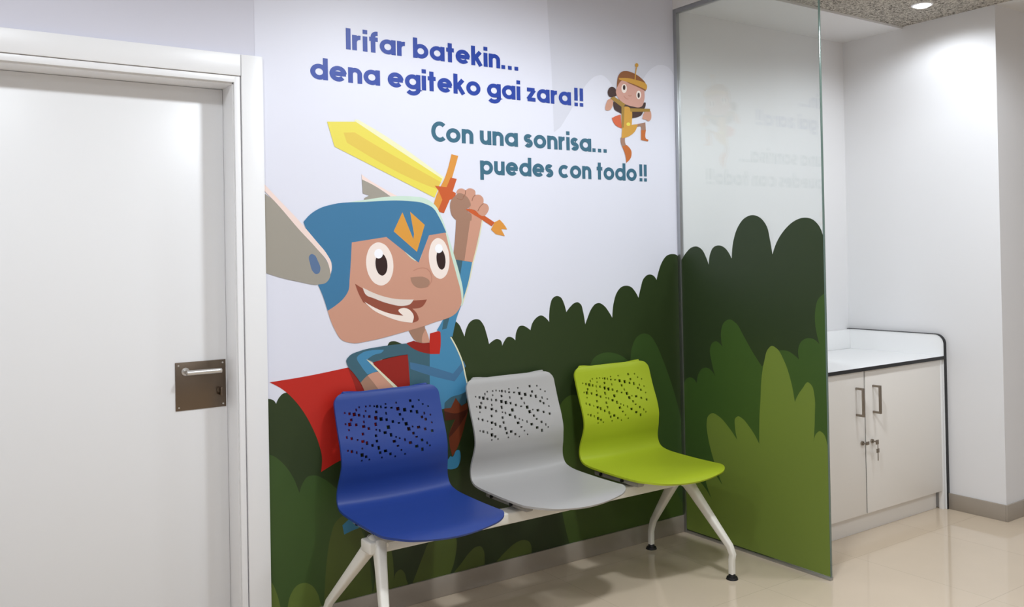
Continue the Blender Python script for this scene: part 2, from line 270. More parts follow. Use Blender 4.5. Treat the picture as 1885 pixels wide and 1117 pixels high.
# ------------------------------------------------------------------ mural: printed vinyl on the wall
PAINT=[('sky','sky_grey','-787.2,2542.6c -781.1,2418.5c -767.8,2206.9c -760.2,1913.2c -723.4,1937.8c -670.1,2008.4 -610.8,2091.9 -560.8,2153.1 -510.9,2188.4 -470.9,2195.5 -431.3,2173.3 -386.8,2123.3 -320.8,2082.2 -255.9,2150.8 -211.7,2210.4 -167.3,2254.8 -100.8,2284.3 -45.4,2275.7 -6,2231.2c -6,2666.6c'),
('hedge','dark','-2079,870.7c -2063.6,867.6 -2052.5,861.3 -2045.2,849.6c -2033.6,870.3 -2018.2,883.4 -2003,885.5 -1976.4,871.6 -1938.5,826.7 -1904.1,777.9c -1616.8,976.3c -1595.7,1028.6c -1587.3,1039.4 -1565.1,1041.8 -1542.9,1033.4 -1520.6,1023.1c -1369.4,979.8c -1321.2,1056c -1301.8,1092.3 -1289.1,1103.4 -1270.6,1090.4 -1255.4,1062.5 -1244.5,1038.5c -1234.3,1072 -1216.5,1097 -1193.9,1106.6 -1171.3,1103.7 -1152.2,1083.4 -1136.8,1044 -1124.6,999.1c -1111.2,1008.1 -1084.5,1017.3 -1064.6,1008.7 -1058.4,987.1c -1047.9,1004.7 -1030.7,1021.4 -1010.3,1020.1 -990.2,1005.2c -982.4,1045.2 -968.2,1064.1 -950.9,1065.9 -926.8,1055.9 -909.6,1043.5c -898.3,1074.2 -876.6,1095.8 -851.5,1104.8 -826.7,1093.1 -807,1073.5c -806.1,1109.3 -800.1,1146.6 -787.1,1175 -762.8,1186.2 -738.7,1177.6 -723.1,1151.8 -710.7,1111.9c -690.1,1132.6 -663.4,1150.3 -644.4,1152.9 -625.7,1141.4 -615,1111.2 -603.5,1051c -589,1080 -564.8,1120.6 -540.9,1140.5 -517.4,1143.6 -490.1,1130.3 -459.2,1097.2 -441.5,1071.9c -429.9,1144.5 -411.1,1186.5 -383.6,1211.3 -354.8,1217.6 -322,1210.9 -293.6,1185.1 -275.1,1157.5c -259.5,1205.6 -241.5,1245.7 -215.6,1263.8 -189.9,1265 -170.3,1256.2 -156.1,1238.7c -142,1277.6 -119,1321.6 -87.4,1353 -51.7,1362.1 -11.6,1353.1 -6,1311.9c -6,82.3c -2079,82.3c'),
('hedge','mid','-579.6,862.5c -558.2,892.6 -516.1,910.9 -468.6,913.7 -415.4,901.5 -351.1,867.7 -297.2,817.8 -244.7,688.2 -253.8,356.6c -591.1,407.1c'),
('hedge','mid','-338.7,837.9c -333.4,874.5 -322,927.2 -293.1,970.6 -247.9,986.7 -208.5,975.8 -169.6,932.8 -125.5,853.4 -81.4,756.2 -37.2,640.7 -6,533.3c -6,82.3c -556.1,82.3c -477.9,534.6c'),
('hedge','mid_olive','-718.5,82.3c -751.8,209.3 -765.9,379.8 -764.3,571.7 -745.6,713.9 -695.9,740 -618.4,712.3 -557.7,594.4 -491.7,636.3c -440.8,693.3 -340,682.5 -204.5,551.1 -86.3,272.8 -6,124.3c -6,82.3c'),
('hedge','mid_left','-2079,672.4c -2059.6,663.8 -2022.6,630.6 -1985.5,573.5 -1963.4,514.4c -1951.2,545.8 -1931.4,568.7 -1903.9,569.6 -1868.5,551.3 -1820.9,509.7 -1748.3,436.3 -1700.9,281 -1705.6,82.3 -1708.3,82.3c -2079,82.3c'),
('hedge','olive','-1877.4,82.3c -1874.7,108 -1868.1,187.6 -1858.8,267 -1843.7,337.3 -1823.2,382.5 -1789.8,401.1 -1750,381.4 -1715,320.8 -1691.6,232.5 -1684,147.1 -1677.5,82.3c -1668.4,122.7 -1658.4,208.8 -1637.8,263.7 -1609.6,266.5 -1591.8,211.9 -1587.1,159.9 -1586.7,110.8c -1576.6,139.7 -1557.3,147.9 -1540.8,131.9 -1531.8,100.7 -1525,82.3c -1527.7,82.3c'),
('hedge','olive','-1505.6,82.3c -1482.5,128.8 -1456.8,179.8 -1428.4,230.7 -1374.9,264.2 -1323.7,263.3 -1301.3,218.9 -1306.3,153.1 -1319.1,111.3 -1333.7,82.3c -1349.6,82.3c -1499.4,82.3c'),
('hedge','olive','-1317.5,82.3c -1279.2,114.4 -1243.6,146.7 -1207.9,165.8 -1184.2,163.1 -1169.7,141.6 -1166.8,110.8 -1167.5,82.3c -1175.1,82.3c -1309.1,82.3c'),
('hedge','olive','-1110.7,82.3c -1057.5,118.7 -1007,143.5 -968.9,147.4 -937.3,133.3 -926.3,110.3 -927.1,82.3c -933,82.3c -1102,82.3c'),
('hedge','light','-2079,243.8c -2078.2,223.9 -2066,200.9 -2053.1,165.2 -2041.3,111.4 -2040.6,82.3c -2079,82.3c'),
('hedge','light','-2019.6,82.3c -2014.9,111 -2000.4,156.7 -1977,180.8 -1949.9,183.6 -1922.8,168.6 -1899.8,133.5 -1877,82.3 -1870.9,82.3c'),
('hero/cape','red','-2068.1,929c -1920.5,939 -1763.7,956.1c -1740.7,908.6 -1711.4,861.3 -1687.6,830.9c -1646.7,719.5 -1733.9,630.4 -1817.4,603.9 -1878.6,577.8c -1873.7,628.5 -1885.3,684.2 -1907.1,741 -1939.8,804.1 -1972.4,850.5 -2015.6,894.9'),
('hero/cape','dark_red','-1766.1,955.8c -1745.8,953.5c -1687.4,844.8c -1670,789.7c -1718.5,806.3c -1738.1,886.2'),
('hero/cape','dark_red','-1660.5,967.4c -1585.4,978.3 -1508.4,987.1c -1500.7,920.6 -1501.1,868.7 -1524.1,848c -1558.3,742.8c -1606.8,850.6c'),
('hero/leg@1','brown','-1427.6,762.3c -1360.6,754.8c -1409.1,690 -1496.3,620 -1561.2,594.7c -1623.4,637.5c -1520.8,692.4'),
('hero/boot@1','boot_blue','-1797.1,365.3c -1758.8,391.3c -1700.6,359.8c -1728.1,344.1 -1759.8,337.6 -1791.1,329.2c'),
('hero/tunic','tunic','-1510.8,1031.1c -1462.5,998.6 -1409.8,981.7 -1364.1,978.2c -1357.4,1070.4c -1311.3,1079.4c -1314.5,1058.8 -1308,1037.5c -1284.6,1000.1 -1260,941.3 -1241.9,867.6 -1236,812.9 -1244.1,765.7c -1265.4,754.8c -1293.2,791.9c -1316.1,752.7 -1347,752.1c -1441,758c -1499.3,793.5c -1501.2,863 -1505.9,949.9'),
('hero/tunic','tunic_shade','-1515.3,1029.7c -1462.5,995.7 -1409.8,980c -1412.7,842.6c -1414.3,760.8c -1499.3,793.5c -1501.2,863 -1505.9,949.9 -1509.7,987.2c'),
('hero/tunic','tunic_fold','-1499.3,954c -1410.9,929.1 -1302.9,891.2c -1251.6,939.4c -1240.9,915.6c -1296.6,858.4c -1411.6,894 -1497.9,927.3c'),
('hero/tunic','tunic_shade','-1347,752.1c -1345.1,776.7c -1311.8,796.8 -1277,802.1 -1236,812.9c -1244.1,765.7c -1265.4,754.8c -1293.2,791.9c -1316.1,752.7'),
('hero/tunic','pale_line','-1313.5,1039.6c -1286.2,993.1 -1261.7,937.6 -1245,867.3 -1238.5,842.6c -1232.3,843.3c -1238.8,867.9 -1255.6,938.7 -1280.5,994.9 -1308,1041.8c'),
('hero/belt','brown','-1348.3,753.4c -1316.1,752.7c -1293.2,790.7c -1266.8,755c -1237.1,764.9c -1235.1,725.6c -1272,708.9 -1344.6,704.5c'),
('hero/belt','dark_brown','-1347.9,744.5c -1292.5,728 -1235.5,740.6c -1235.1,725.6c -1272,708.9 -1344.6,704.5c'),
('hero/leg@2','brown','-1292.9,708.4c -1235,731.6c -1250.1,682.3 -1270.3,624.9 -1289.9,585.8 -1313.5,553.4c -1324.3,596.5c -1328.9,638.6c -1320.1,664.1'),
('hero/leg@2','dark_brown','-1292.9,708.4c -1235,731.6c -1265.4,690.1 -1301,652.8 -1327.6,632.5c -1328.7,644.5c'),
('hero/boot@2','boot_blue','-1322.3,557.6c -1313.5,553.4 -1292.2,577.2 -1280.4,575.5 -1273.9,553.7 -1277.2,530.3 -1290.2,508.3 -1321.4,503.5c -1365.6,513.8c'),
('hero/scarf','dark_red','-1514,1030.2c -1481.4,1037.7c -1448.7,1026.7 -1402.2,1025.7c -1403.1,978.9c -1462.5,995.7 -1494.9,1013.8'),
('hero/scarf','red','-1410.2,1025.1c -1406.8,1061.8c -1359.4,1070.6c -1357.6,1026.1 -1364.1,975.8c -1409.8,979.4c'),
('hero/neck','skin_shade','-1503.3,1079.6c -1487.6,1052.6 -1476.1,1039.1 -1448.7,1026.7 -1435.5,1026.9c -1424.9,1060.1c -1430.8,1095.5c -1486.5,1104.6c'),
('hero/neck','skin','-1444.8,1027.6c -1441.5,1055.3 -1426.4,1080.6c -1413.8,1047.6 -1408.9,1026.2c -1428.9,1025.3'),
('hero/raised_arm','tunic','-1292.2,1357.3c -1202.3,1344c -1218.3,1275.8 -1248.3,1188 -1281.6,1114.8 -1302.8,1041.6c -1375.8,1071.9c -1328,1144.3 -1286,1277.8'),
('hero/raised_arm','tunic_shade','-1292.2,1357.3c -1248,1351.7c -1263.9,1277.1c -1285.9,1284.6c'),
('hero/raised_arm','tunic_shade','-1342.6,1114.8c -1314.4,1123.4c -1329.4,1077c -1351.2,1073c'),
('hero/raised_arm','skin','-1240.8,1351.6c -1196.7,1343.9c -1174.6,1426.3 -1147.9,1523.3c -1200.1,1557.2c -1228.9,1529.4c'),
('hero/raised_arm','skin_shade','-1302,1559.3c -1294.7,1537 -1275.3,1518.8c -1282.5,1440.6 -1294.5,1359.3c -1239.2,1350.2c -1222,1440.4 -1203.8,1536.6c -1247.5,1597.6c'),
('hero/raised_arm','pale_line','-1148.1,1527.2c -1173.3,1426.8 -1199.4,1344.5 -1223.9,1256 -1255.2,1175.3c -1249.9,1173.7c -1218.5,1254.6 -1193.9,1343.3 -1167.7,1425.8 -1142.5,1526.3c'),
('hero/sword','blade_pale','-1719.3,1899.3c -1704.8,1900.4 -1690.3,1894.2 -1329,1691.9c -1343.7,1667.6c -1715.1,1866.5c'),
('hero/sword','blade','-1831.1,1884.3c -1714.6,1892.5c -1700.2,1884.5 -1337.9,1686.8c -1374.8,1608.9c -1803.3,1792.2c'),
('hero/sword','blade_core','-1765.9,1847.6c -1720.2,1851.4c -1676.8,1829.3 -1343.6,1672.3c -1360.6,1643.4c -1424.7,1662.7 -1752.2,1809.7c'),
('hero/sword','dark_orange','-1294.8,1640.4c -1229.2,1564.7c -1206.4,1566 -1172.3,1554.8 -1129.2,1534.3 -1085.7,1510c -1100.8,1494.1c -1155.6,1524.2 -1206.7,1550.5 -1300.9,1611.5c'),
('hero/sword','orange','-1291.6,1789.1c -1259.4,1783.4c -1292.6,1688.3 -1323,1611 -1360.9,1550.9c -1381.4,1577.6c -1360.9,1629.1 -1326.9,1687.2'),
('hero/sword','dark_orange','-1373.3,1657.2c -1338.5,1654.4 -1317.7,1653.1c -1298.1,1692.9c -1268.7,1688.2c -1289.3,1636.7c -1274.4,1630.3c -1277.7,1608.2c -1303.9,1601.9c -1332.6,1546.5c -1362.4,1553.3c -1338.6,1601.2c -1356.3,1638.7c'),
('hero/sword','orange','-1085.7,1511.5c -1060.5,1522.5c -1041.1,1505.3 -1022.5,1480.4c -1053.6,1482.8c -1035.1,1452c -1080.9,1460.5c -1105.2,1480.3c'),
('hero/fist','skin','-1272.7,1631.3c -1264,1645 -1244.3,1649.4 -1226.3,1642.2c -1218.8,1648.2 -1196,1650.3 -1180.7,1641 -1179.4,1624.9c -1156.3,1624.5 -1140.9,1610.1 -1140.8,1590.5c -1122.2,1586 -1113.8,1571.3 -1121.2,1551.5 -1140.8,1536.6 -1163.9,1543.7c -1183.6,1560.5 -1209.3,1565c -1228.5,1593.8c'),
('hero/fist','skin_shade','-1278.6,1617.8 -1261.5,1629.7 -1233.5,1624.1 -1212.4,1606.2 -1203.3,1579.7 -1229.3,1559.9 -1201.2,1543.3 -1201.8,1516.5c -1275.1,1520.8c -1293,1541.3 -1302.9,1568.4 -1297.3,1599.6'),
('hero/fist','skin_line','-1229.5,1642.2c -1230.8,1629 -1240,1613.6c -1236.5,1612.2c -1227,1628.1 -1225.5,1642.1c'),
('hero/fist','skin_line','-1180.8,1626c -1192.8,1614.8 -1199,1599.7c -1195.2,1598.7c -1189.4,1613.1 -1177.9,1623.8c'),
('hero/fist','skin_line','-1142.2,1590.7c -1159,1576.5 -1171.1,1557.6c -1167.6,1556c -1155.8,1574.6 -1139.4,1588.4c'),
('hero/fist','skin_line','-1270.7,1606.7c -1241.7,1604 -1236.2,1619.8c -1240,1620.5c -1243.1,1607.1 -1270.1,1610c'),
('hero/helmet_wing@1','wing','-1693.5,1672.7c -1650,1655 -1562,1606.3c -1608.9,1591.7 -1686.1,1590.2c -1684.5,1600.4c -1663.4,1611.1c -1690.4,1618.1c'),
('hero/helmet_wing@1','wing_edge','-1695.2,1691.8c -1682.9,1683.3 -1607.9,1642.1 -1533,1606.3c -1567.1,1605.6c -1650,1653.7 -1692.8,1671.5c'),
('hero/face','pale_green','-1828.4,1569.9c -1679,1594.1 -1580,1608.5 -1477.8,1611.5 -1421.8,1605.5 -1373,1578.4 -1343.2,1528.4 -1319.6,1467.8 -1291.6,1386.4 -1265.7,1304.4 -1247.7,1215.2 -1251.9,1167.7c -1397.2,1147.8c -1751,1417.6c'),
('hero/face','skin','-1750.6,1436.5c -1593.7,1455 -1453.2,1355.5 -1402.1,1461.2 -1327.3,1471.2c -1305.7,1386.6 -1277.8,1291.1 -1257.4,1208.8 -1258.1,1174.8 -1273,1148.3 -1398.1,1102.6 -1547.3,1071 -1675.5,1050.7 -1744.3,1047.3 -1787.9,1062.9 -1817,1107.1 -1843.4,1179.9c -1793.7,1293c'),
('hero/helmet','helmet','-1930.7,1507.1c -1907.3,1532.4 -1868,1557.5 -1815.1,1573.9 -1679.2,1585.9 -1493,1592.7 -1426,1585.4 -1380.9,1564.8 -1354.8,1528.3 -1323.5,1467.8c -1403.7,1456.5c -1453.4,1347.5c -1593.8,1450.4c -1739.9,1430.1c -1745.4,1354.5 -1751.3,1291.7 -1756.8,1247.9 -1778.3,1217.4 -1808.8,1193.8 -1842.2,1174.9c -1860.8,1233.3 -1882.7,1283.4c -1884.6,1357.2 -1921,1480.2'),
('hero/helmet','emblem','-1521.8,1547.7c -1475.3,1441.5c -1471.9,1462.6c -1487.9,1550.7c -1422.5,1498.4c -1460,1390.6c -1561.8,1472.4c'),
('hero/helmet_wing@2','wing','-2079,1610.7c -2032.2,1576 -1946.5,1479 -1883.6,1412.6 -1842.1,1359.5 -1828.8,1331.3 -1830.7,1300.3 -1845.5,1280.9 -1879.6,1274 -1949.9,1286.7 -2036.8,1309.3 -2079,1324.4c'),
('hero/helmet_wing@2','wing_edge','-2079,1646.4c -2031.9,1597 -1946,1509.4 -1883.2,1437.2 -1841.6,1387.4 -1823.8,1352.9 -1822.9,1331.2 -1827.9,1311.4c -1837.7,1353.2 -1883.6,1410.7 -1946.5,1477.1 -2032.3,1574.2 -2079,1620.8c'),
('hero/helmet_wing@2','wing_blue','-1909.9,1382.2 -1902.1,1388.2 -1890.6,1384.4 -1878,1363.3 -1868.1,1332.2 -1873.6,1316.9 -1885.4,1313.6 -1898.1,1323.7 -1907.9,1351.5'),
('hero/eye','eye_white','-1566,1349.9 -1570,1307 -1588.6,1274.7 -1616.6,1261.7 -1646.5,1271.3 -1670.1,1300.6 -1681.5,1341.7 -1677.6,1383.8 -1659.6,1416 -1631.9,1429.6 -1601.9,1420.8 -1577.7,1391.6'),
('hero/eye','eye_white','-1311,1364.6 -1314.9,1322.5 -1330.8,1291.3 -1354.1,1279.4 -1378.5,1289.7 -1397.6,1319.4 -1406.3,1360.4 -1402.5,1401.9 -1387,1433.1 -1364,1445.5 -1339.4,1435.7 -1320,1406.1'),
('hero/eye','pupil','-1591.7,1345.5 -1593.1,1323.3 -1601.1,1306.7 -1613.3,1300 -1626.5,1305.1 -1637.2,1320.4 -1642.5,1341.9 -1641.1,1363.9 -1633.3,1380.5 -1621.2,1387.3 -1607.9,1382.4 -1597.1,1367.1'),
('hero/eye','pupil','-1329.8,1359.7 -1330.6,1338.7 -1336.8,1323 -1346.7,1316.8 -1357.6,1321.7 -1366.6,1336.3 -1371.3,1356.9 -1370.5,1377.7 -1364.4,1393.5 -1354.5,1399.8 -1343.6,1395 -1334.5,1380.4'),
('hero/eye','glint','-1610,1385.4 -1612.7,1376.1 -1619.6,1369.4 -1628.8,1367 -1637.9,1369.7 -1644.5,1376.6 -1646.7,1385.9 -1644.1,1395.2 -1637.3,1401.9 -1628.1,1404.3 -1618.9,1401.7 -1612.3,1394.8'),
('hero/eye','glint','-1342,1402.5 -1344.5,1393.5 -1351.2,1386.9 -1360.1,1384.6 -1368.9,1387.2 -1375.2,1393.9 -1377.4,1402.9 -1374.8,1411.9 -1368.2,1418.5 -1359.3,1420.8 -1350.5,1418.4 -1344.2,1411.7'),
('hero/nose','nose_shade','-1491.7,1289.2c -1465.7,1291.1 -1424.6,1287.2 -1406,1273.4 -1408.7,1253.5 -1433,1245.7 -1462.9,1248.8 -1483.3,1265.3'),
('hero/nose','nose_line','-1477.2,1313.6c -1449.9,1323.4 -1417.2,1320.1 -1401.1,1301.9 -1397.9,1274.8 -1415.6,1250.6c -1412.4,1248.8c -1394.2,1274 -1397.5,1303.1 -1415.5,1323 -1450.4,1326.6 -1478.6,1316.6c'),
('hero/mouth','mouth_brown','-1729.2,1272.1c -1685.7,1246.5 -1616.1,1218.2 -1544.7,1202.2 -1418.9,1198.7c -1438.2,1173.1 -1485.4,1165.5c -1463.6,1141.3 -1458,1121.3 -1488,1109.1c -1546.2,1126.2 -1617.4,1152.7 -1672.9,1187.4 -1696.9,1200c -1714.9,1233.7'),
('hero/mouth','teeth','-1697.9,1256.5c -1644.1,1230.9 -1573.5,1209.9 -1478.7,1201.3c -1495.3,1183.7 -1521.9,1178.4 -1588.2,1189.9 -1651.5,1213.3 -1686,1229.4'),
('hero/mouth','tongue','-1692.1,1202.3c -1652.1,1178.8 -1588.9,1152.5 -1525.6,1139.4c -1546.9,1163.3 -1527.1,1170.1 -1495.8,1159.4 -1480,1135.6 -1486.5,1109.7c -1531.9,1116.9 -1596.3,1138.7 -1655.8,1168.7'),
('hero/bent_arm','skin','-1713.8,894.9c -1685.9,920.3 -1639.5,929.6c -1543.4,846.5c -1557.4,788.4c -1669.8,800.9c'),
('hero/bent_arm','skin_shade','-1715,895.1c -1684.7,919c -1655.9,883.8 -1628.8,841.6 -1620.4,795.4c -1669.6,812.1c'),
('hero/bent_arm','tunic_shade','-1770.9,983.3 -1758.7,998.9 -1714.5,1014.9 -1628.4,1025.3 -1514,1029.6c -1508.4,985.9c -1616.8,976.3 -1657.4,967.2c -1683.5,980.6c -1636.4,930.4c -1679.8,920.8 -1713.8,893.8c -1740.2,930.8 -1765.9,963.5'),
('hero/bent_arm','tunic','-1727.1,990.8 -1702.5,1008.4 -1665.7,1014 -1613,1011.7c -1622.6,1002.2 -1653.7,996.2 -1684.8,980.7c -1637.6,931.7c -1684.6,922.9c -1709.6,955.9'),
('hero/bent_arm','pale_line','-1688.4,981c -1675.1,974.3c -1542.1,847.5c -1556.3,844.3c'),
('girl/hair','hair','-444,2117.7 -436.1,2137.5 -417,2147.4 -397.1,2141.1 -386.5,2110.9c -408.8,2100.3 -438.2,2102.5'),
('girl/hair','hair','-412.6,2077.5c -374.7,2078.3 -317.3,2068.5 -219.2,2071.6c -232.2,2031.3 -266.8,2015.1 -296.3,2009.5c -350.6,2022.4 -374.6,2030.2 -404,2042.3'),
('girl/hair','hair','-226.8,2085.7c -206.8,2091.3 -214.2,2062.2 -234.1,2058.1c'),
('girl/cape','cape_orange','-422.1,2000.4c -389,2014.8 -366.6,2021.2c -362,1956.6c -405.8,1974.3'),
('girl/leg@1','skin_shade','-369.5,1912.9c -341.9,1917c -341.4,1888.1 -331.5,1873.2c -361,1871.5c -368.3,1886.5'),
('girl/leg@1','boot_orange','-362.3,1872.4c -332,1879.9c -303.7,1851.4 -305.7,1827.1 -337.4,1795.6c -341.7,1830.2'),
('girl/leg@2','skin_shade','-263.8,1983.1c -210.7,1995.6c -208.4,1957c -238.9,1955c -239.1,1972.1 -268.1,1968.2c'),
('girl/leg@2','boot_orange','-239.5,1956.4c -207.7,1958.5c -206.9,1916.3 -193,1912.2 -197.2,1905.1c -240.8,1909.4c'),
('girl/tunic','gold','-358.6,1961.7c -297.1,1977.9 -259.8,1983.4c -275,1952.7 -314.7,1923.5 -364.5,1909.8c'),
('girl/tunic','gold','-361.1,2060.1c -320.7,2062.4c -301.6,2052.8 -296.6,1997.4 -299.1,1975.4c -361.9,1959c'),
('girl/tunic','gold_dark','-361.1,2060.1c -342,2060.7c -349.1,1960.9c -363.2,1959c'),
('girl/tunic','blade','-307.4,1980.1 -309.2,1975.9 -313.8,1972.6 -319.9,1971 -326,1971.7 -330.4,1974.4 -332,1978.4 -330.2,1982.7 -325.6,1986 -319.5,1987.5 -313.4,1986.8 -309,1984.1'),
('girl/arm@1','skin','-437.4,2087.4 -413.6,2084.6 -414.9,2060.6 -435.6,2036.1 -459.8,2037 -456.7,2062'),
('girl/arm@1','gold_dark','-429.7,2091.8c -407.5,2103.3c -333.3,2072.1c -356.2,2055.7c -412.4,2083.7c'),
('girl/arm@2','skin','-210,2047.8 -178.4,2055.1 -175.6,2010.9 -191.2,2001.9 -206.4,2008.7 -228.2,2011.1 -223.6,2032'),
('girl/arm@2','gold_dark','-308,2055.7c -178.2,2063c -179.9,2049.1c -305.2,2039.4c'),
('girl/face','skin_pink','-389.4,2144.2c -352.7,2185.2 -282.2,2170.6 -213.8,2150.6c -214.3,2106.3 -231.1,2071.6 -249.1,2064.3 -285,2064.8 -336.5,2072.8 -379.2,2097.1 -393.8,2122.2'),
('girl/hood','hood','-377.8,2200.5 -354.9,2223.5 -325.9,2229.9 -280.8,2224.8 -235.4,2207.4 -203,2181.1 -205.3,2145.5c -256.4,2160.4 -308.1,2172.6 -351.5,2183.4 -388.2,2143.3c -384.8,2173.4'),
('girl/hood','gold','-374.2,2192.7c -281.5,2195.5 -194.7,2167.1 -199.8,2151.9c -282.2,2172.6 -370.6,2184.4c'),
('girl/hood','gold','-267.9,2194.3c -264.5,2223.8 -258.5,2253.6c -265,2253.6c -271,2223.6 -274.4,2194c'),
('girl/hood','gold','-248.3,2265.8 -249.9,2260.7 -254.1,2256.7 -259.7,2254.8 -265.3,2255.5 -269.2,2258.7 -270.6,2263.4 -269,2268.5 -264.8,2272.5 -259.2,2274.4 -253.6,2273.7 -249.6,2270.5'),
('girl/eye','eye_white','-324.9,2147.7 -327.5,2136.8 -334.1,2128.5 -342.8,2124.8 -351.4,2126.9 -357.5,2134.1 -359.6,2144.5 -357,2155.4 -350.4,2163.8 -341.7,2167.4 -333.1,2165.4 -326.9,2158.2'),
('girl/eye','eye_white','-235,2125.2 -237.4,2114.7 -243.4,2106.6 -251.3,2103.2 -259.2,2105.3 -264.7,2112.3 -266.6,2122.4 -264.2,2132.8 -258.2,2140.9 -250.2,2144.3 -242.4,2142.3 -236.8,2135.3'),
('girl/eye','pupil','-334.4,2151.2 -335.6,2145.1 -338.6,2140.4 -342.5,2138.4 -346.3,2139.7 -349,2143.8 -349.8,2149.8 -348.7,2155.9 -345.7,2160.6 -341.8,2162.6 -338,2161.3 -335.3,2157.2'),
('girl/eye','pupil','-243.6,2122.4 -244.7,2116 -247.5,2111.1 -251.2,2109.1 -254.8,2110.5 -257.3,2114.9 -258.1,2121.2 -256.9,2127.6 -254.2,2132.5 -250.5,2134.5 -246.9,2133.2 -244.4,2128.7'),
('girl/mouth','nose_line','-346.6,2109.6c -333.7,2098.9 -317.2,2096.2c -315.9,2099.1c -331.4,2101.4 -343.6,2111.7c'),
('girl/mouth','nose_line','-318.2,2114.6c -306.5,2111.6 -295.7,2116.6c -297.5,2119c -306.4,2114.5 -316.5,2117.4c'),
('vinyl','dark_g','-6,1302.4c -15.5,1323.8c -52.1,1366.3 -87.8,1391.2 -122.4,1396.4 -156,1381.6 -182.9,1343.6 -198.6,1308.7c -208.9,1359.9 -228.3,1388.6 -261.2,1398.6 -298.5,1387.2 -324.3,1362.5 -340.3,1335.7c -351.9,1414.4 -379.5,1477.8 -416.4,1516.1 -467,1530.3 -511,1515.7 -544,1479.3 -561.5,1417 -573.1,1352.9c -599.2,1408.4 -647.2,1463.9 -693.6,1494.5 -738.6,1505.8 -782.3,1497.9 -816,1468.7 -834.5,1427.8c -834.5,1329.7c -834.5,16c -6,16c'),
('vinyl','mid_g','-6,611.7c -15.8,701.6 -32.3,746.1 -58.5,761.6 -87.3,756.1 -106.2,736.1c -116.6,780.2 -145.8,812.3 -179.5,818 -208.9,801.7 -225.8,780.3c -202.7,854.9 -195.2,903.9 -210.4,938.2 -238.1,948.3 -259.4,937.5 -273,924.6c -266.2,991.1 -283.6,1037 -321.2,1055.1 -357.3,1040.7 -402,983.4 -450.6,915.6 -501.3,855.7c -557,885.5c -596.1,933.1c -642.6,934.4 -678.7,918.4 -701.7,902.4c -699.3,950 -716.2,981 -747.6,996.5 -778.1,994.1 -806,974.8c -789.5,1037.3 -788,1110.5 -803.9,1162.2 -834.4,1187.1c -834.5,1193.3c -834.5,16c -6,16c'),
('vinyl','light_g','-478.3,507.2c -482.4,625 -492,727.6 -496.5,786.7 -516.6,882 -537.2,934 -558.7,950.2 -586.9,940 -623,891.1 -657.5,803.7 -675.3,717.8c -690.5,747.3 -715.5,780.1 -745.4,810.1 -764.3,796.7 -774.7,761 -774.9,665.7 -766.1,560.1c -780.9,599.1 -798.5,612.1 -815.3,604.4 -829.1,579c -834.5,558.1c -834.5,16c -6,16c -6,30.9c -266.8,228c -252.3,284.6c -216.4,357.3 -190.7,422.9 -170.6,494.3 -164.2,547.4 -173.1,586.1 -201.3,606.5 -244.6,596 -297.1,558.6 -351.1,504c -339.3,564.8 -342.3,601.5 -359.3,613.4 -386.8,605.3 -421.5,577 -452.6,543.8'),
('vinyl','light_g','-6,16c -6,234.7c -9.2,259c -79.8,281.3 -135.8,250.4 -188.9,196.6c -156.4,262.9 -146.5,311 -160.6,334.5 -185.1,339.1 -220.6,312.8 -257.4,275c -276.7,197.6c -464.1,16c'),]
def parse(s):
    out = []
    for q in s.split():
        c = q.endswith('c'); a, b = q.rstrip('c').split(','); out.append((float(a)/1000, float(b)/1000, c))
    return out
def smooth_outline(pts, n=7):
    """closed Catmull-Rom outline through pts; points marked c stay sharp corners"""
    N = len(pts); out = []
    for i in range(N):
        p1, p2 = pts[i], pts[(i+1) % N]
        if p1[2] and p2[2]: out.append(p1[:2]); continue
        p0, p3 = pts[i-1], pts[(i+2) % N]
        a1, a2 = Vector(p1[:2]), Vector(p2[:2])
        def tang(a, b, c):                           # finite-difference tangent, chord weighted
            d0, d1 = (b-a).length+1e-9, (c-b).length+1e-9
            return ((b-a)/d0*d1 + (c-b)/d1*d0)/(d0+d1)
        L = (a2-a1).length
        t1 = tang(Vector(p0[:2]), a1, a2)*L if not p1[2] else None
        t2 = tang(a1, a2, Vector(p3[:2]))*L if not p2[2] else None
        if t1 is None: t1 = (a2-a1)*1.5 - t2*0.5
        if t2 is None: t2 = (a2-a1)*1.5 - t1*0.5
        for k in range(n):
            t = k/n; h1 = 2*t**3-3*t*t+1; h2 = t**3-2*t*t+t; h3 = -2*t**3+3*t*t; h4 = t**3-t*t
            q = a1*h1 + t1*h2 + a2*h3 + t2*h4; out.append((q.x, q.y))
    res = []
    for q in out:
        if not res or (abs(q[0]-res[-1][0]) + abs(q[1]-res[-1][1])) > 2e-4: res.append(q)
    return res
def poly_mesh(name, shapes, place):
    """shapes: (outline2d, depth, material key) -> one mesh of flat printed shapes, facing the room"""
    from mathutils.geometry import tessellate_polygon
    keys = []; V = []; Fc = []; MI = []
    for ol, dep, key in shapes:
        if key not in keys: keys.append(key)
        base = len(V); pl = [Vector((a, b, 0)) for a, b in ol]
        V += [place(a, b, dep) for a, b in ol]
        for tri in tessellate_polygon([pl]):
            a, b, c = tri
            cr = (pl[b]-pl[a]).cross(pl[c]-pl[a]).z
            if abs(cr) < 1e-12: continue
            Fc.append((base+a, base+b, base+c) if cr > 0 else (base+a, base+c, base+b)); MI.append(keys.index(key))
    me = bpy.data.meshes.new(name); me.from_pydata(V, [], Fc); me.update()
    for p, i in zip(me.polygons, MI): p.material_index = i
    return me, keys
wall_place = lambda a, b, d: (a, -d, b)
glass_place = lambda a, b, d: (-d, a, b)
XS = -2.102               # left seam of the printed sheet, above the door
bm = bmesh.new()
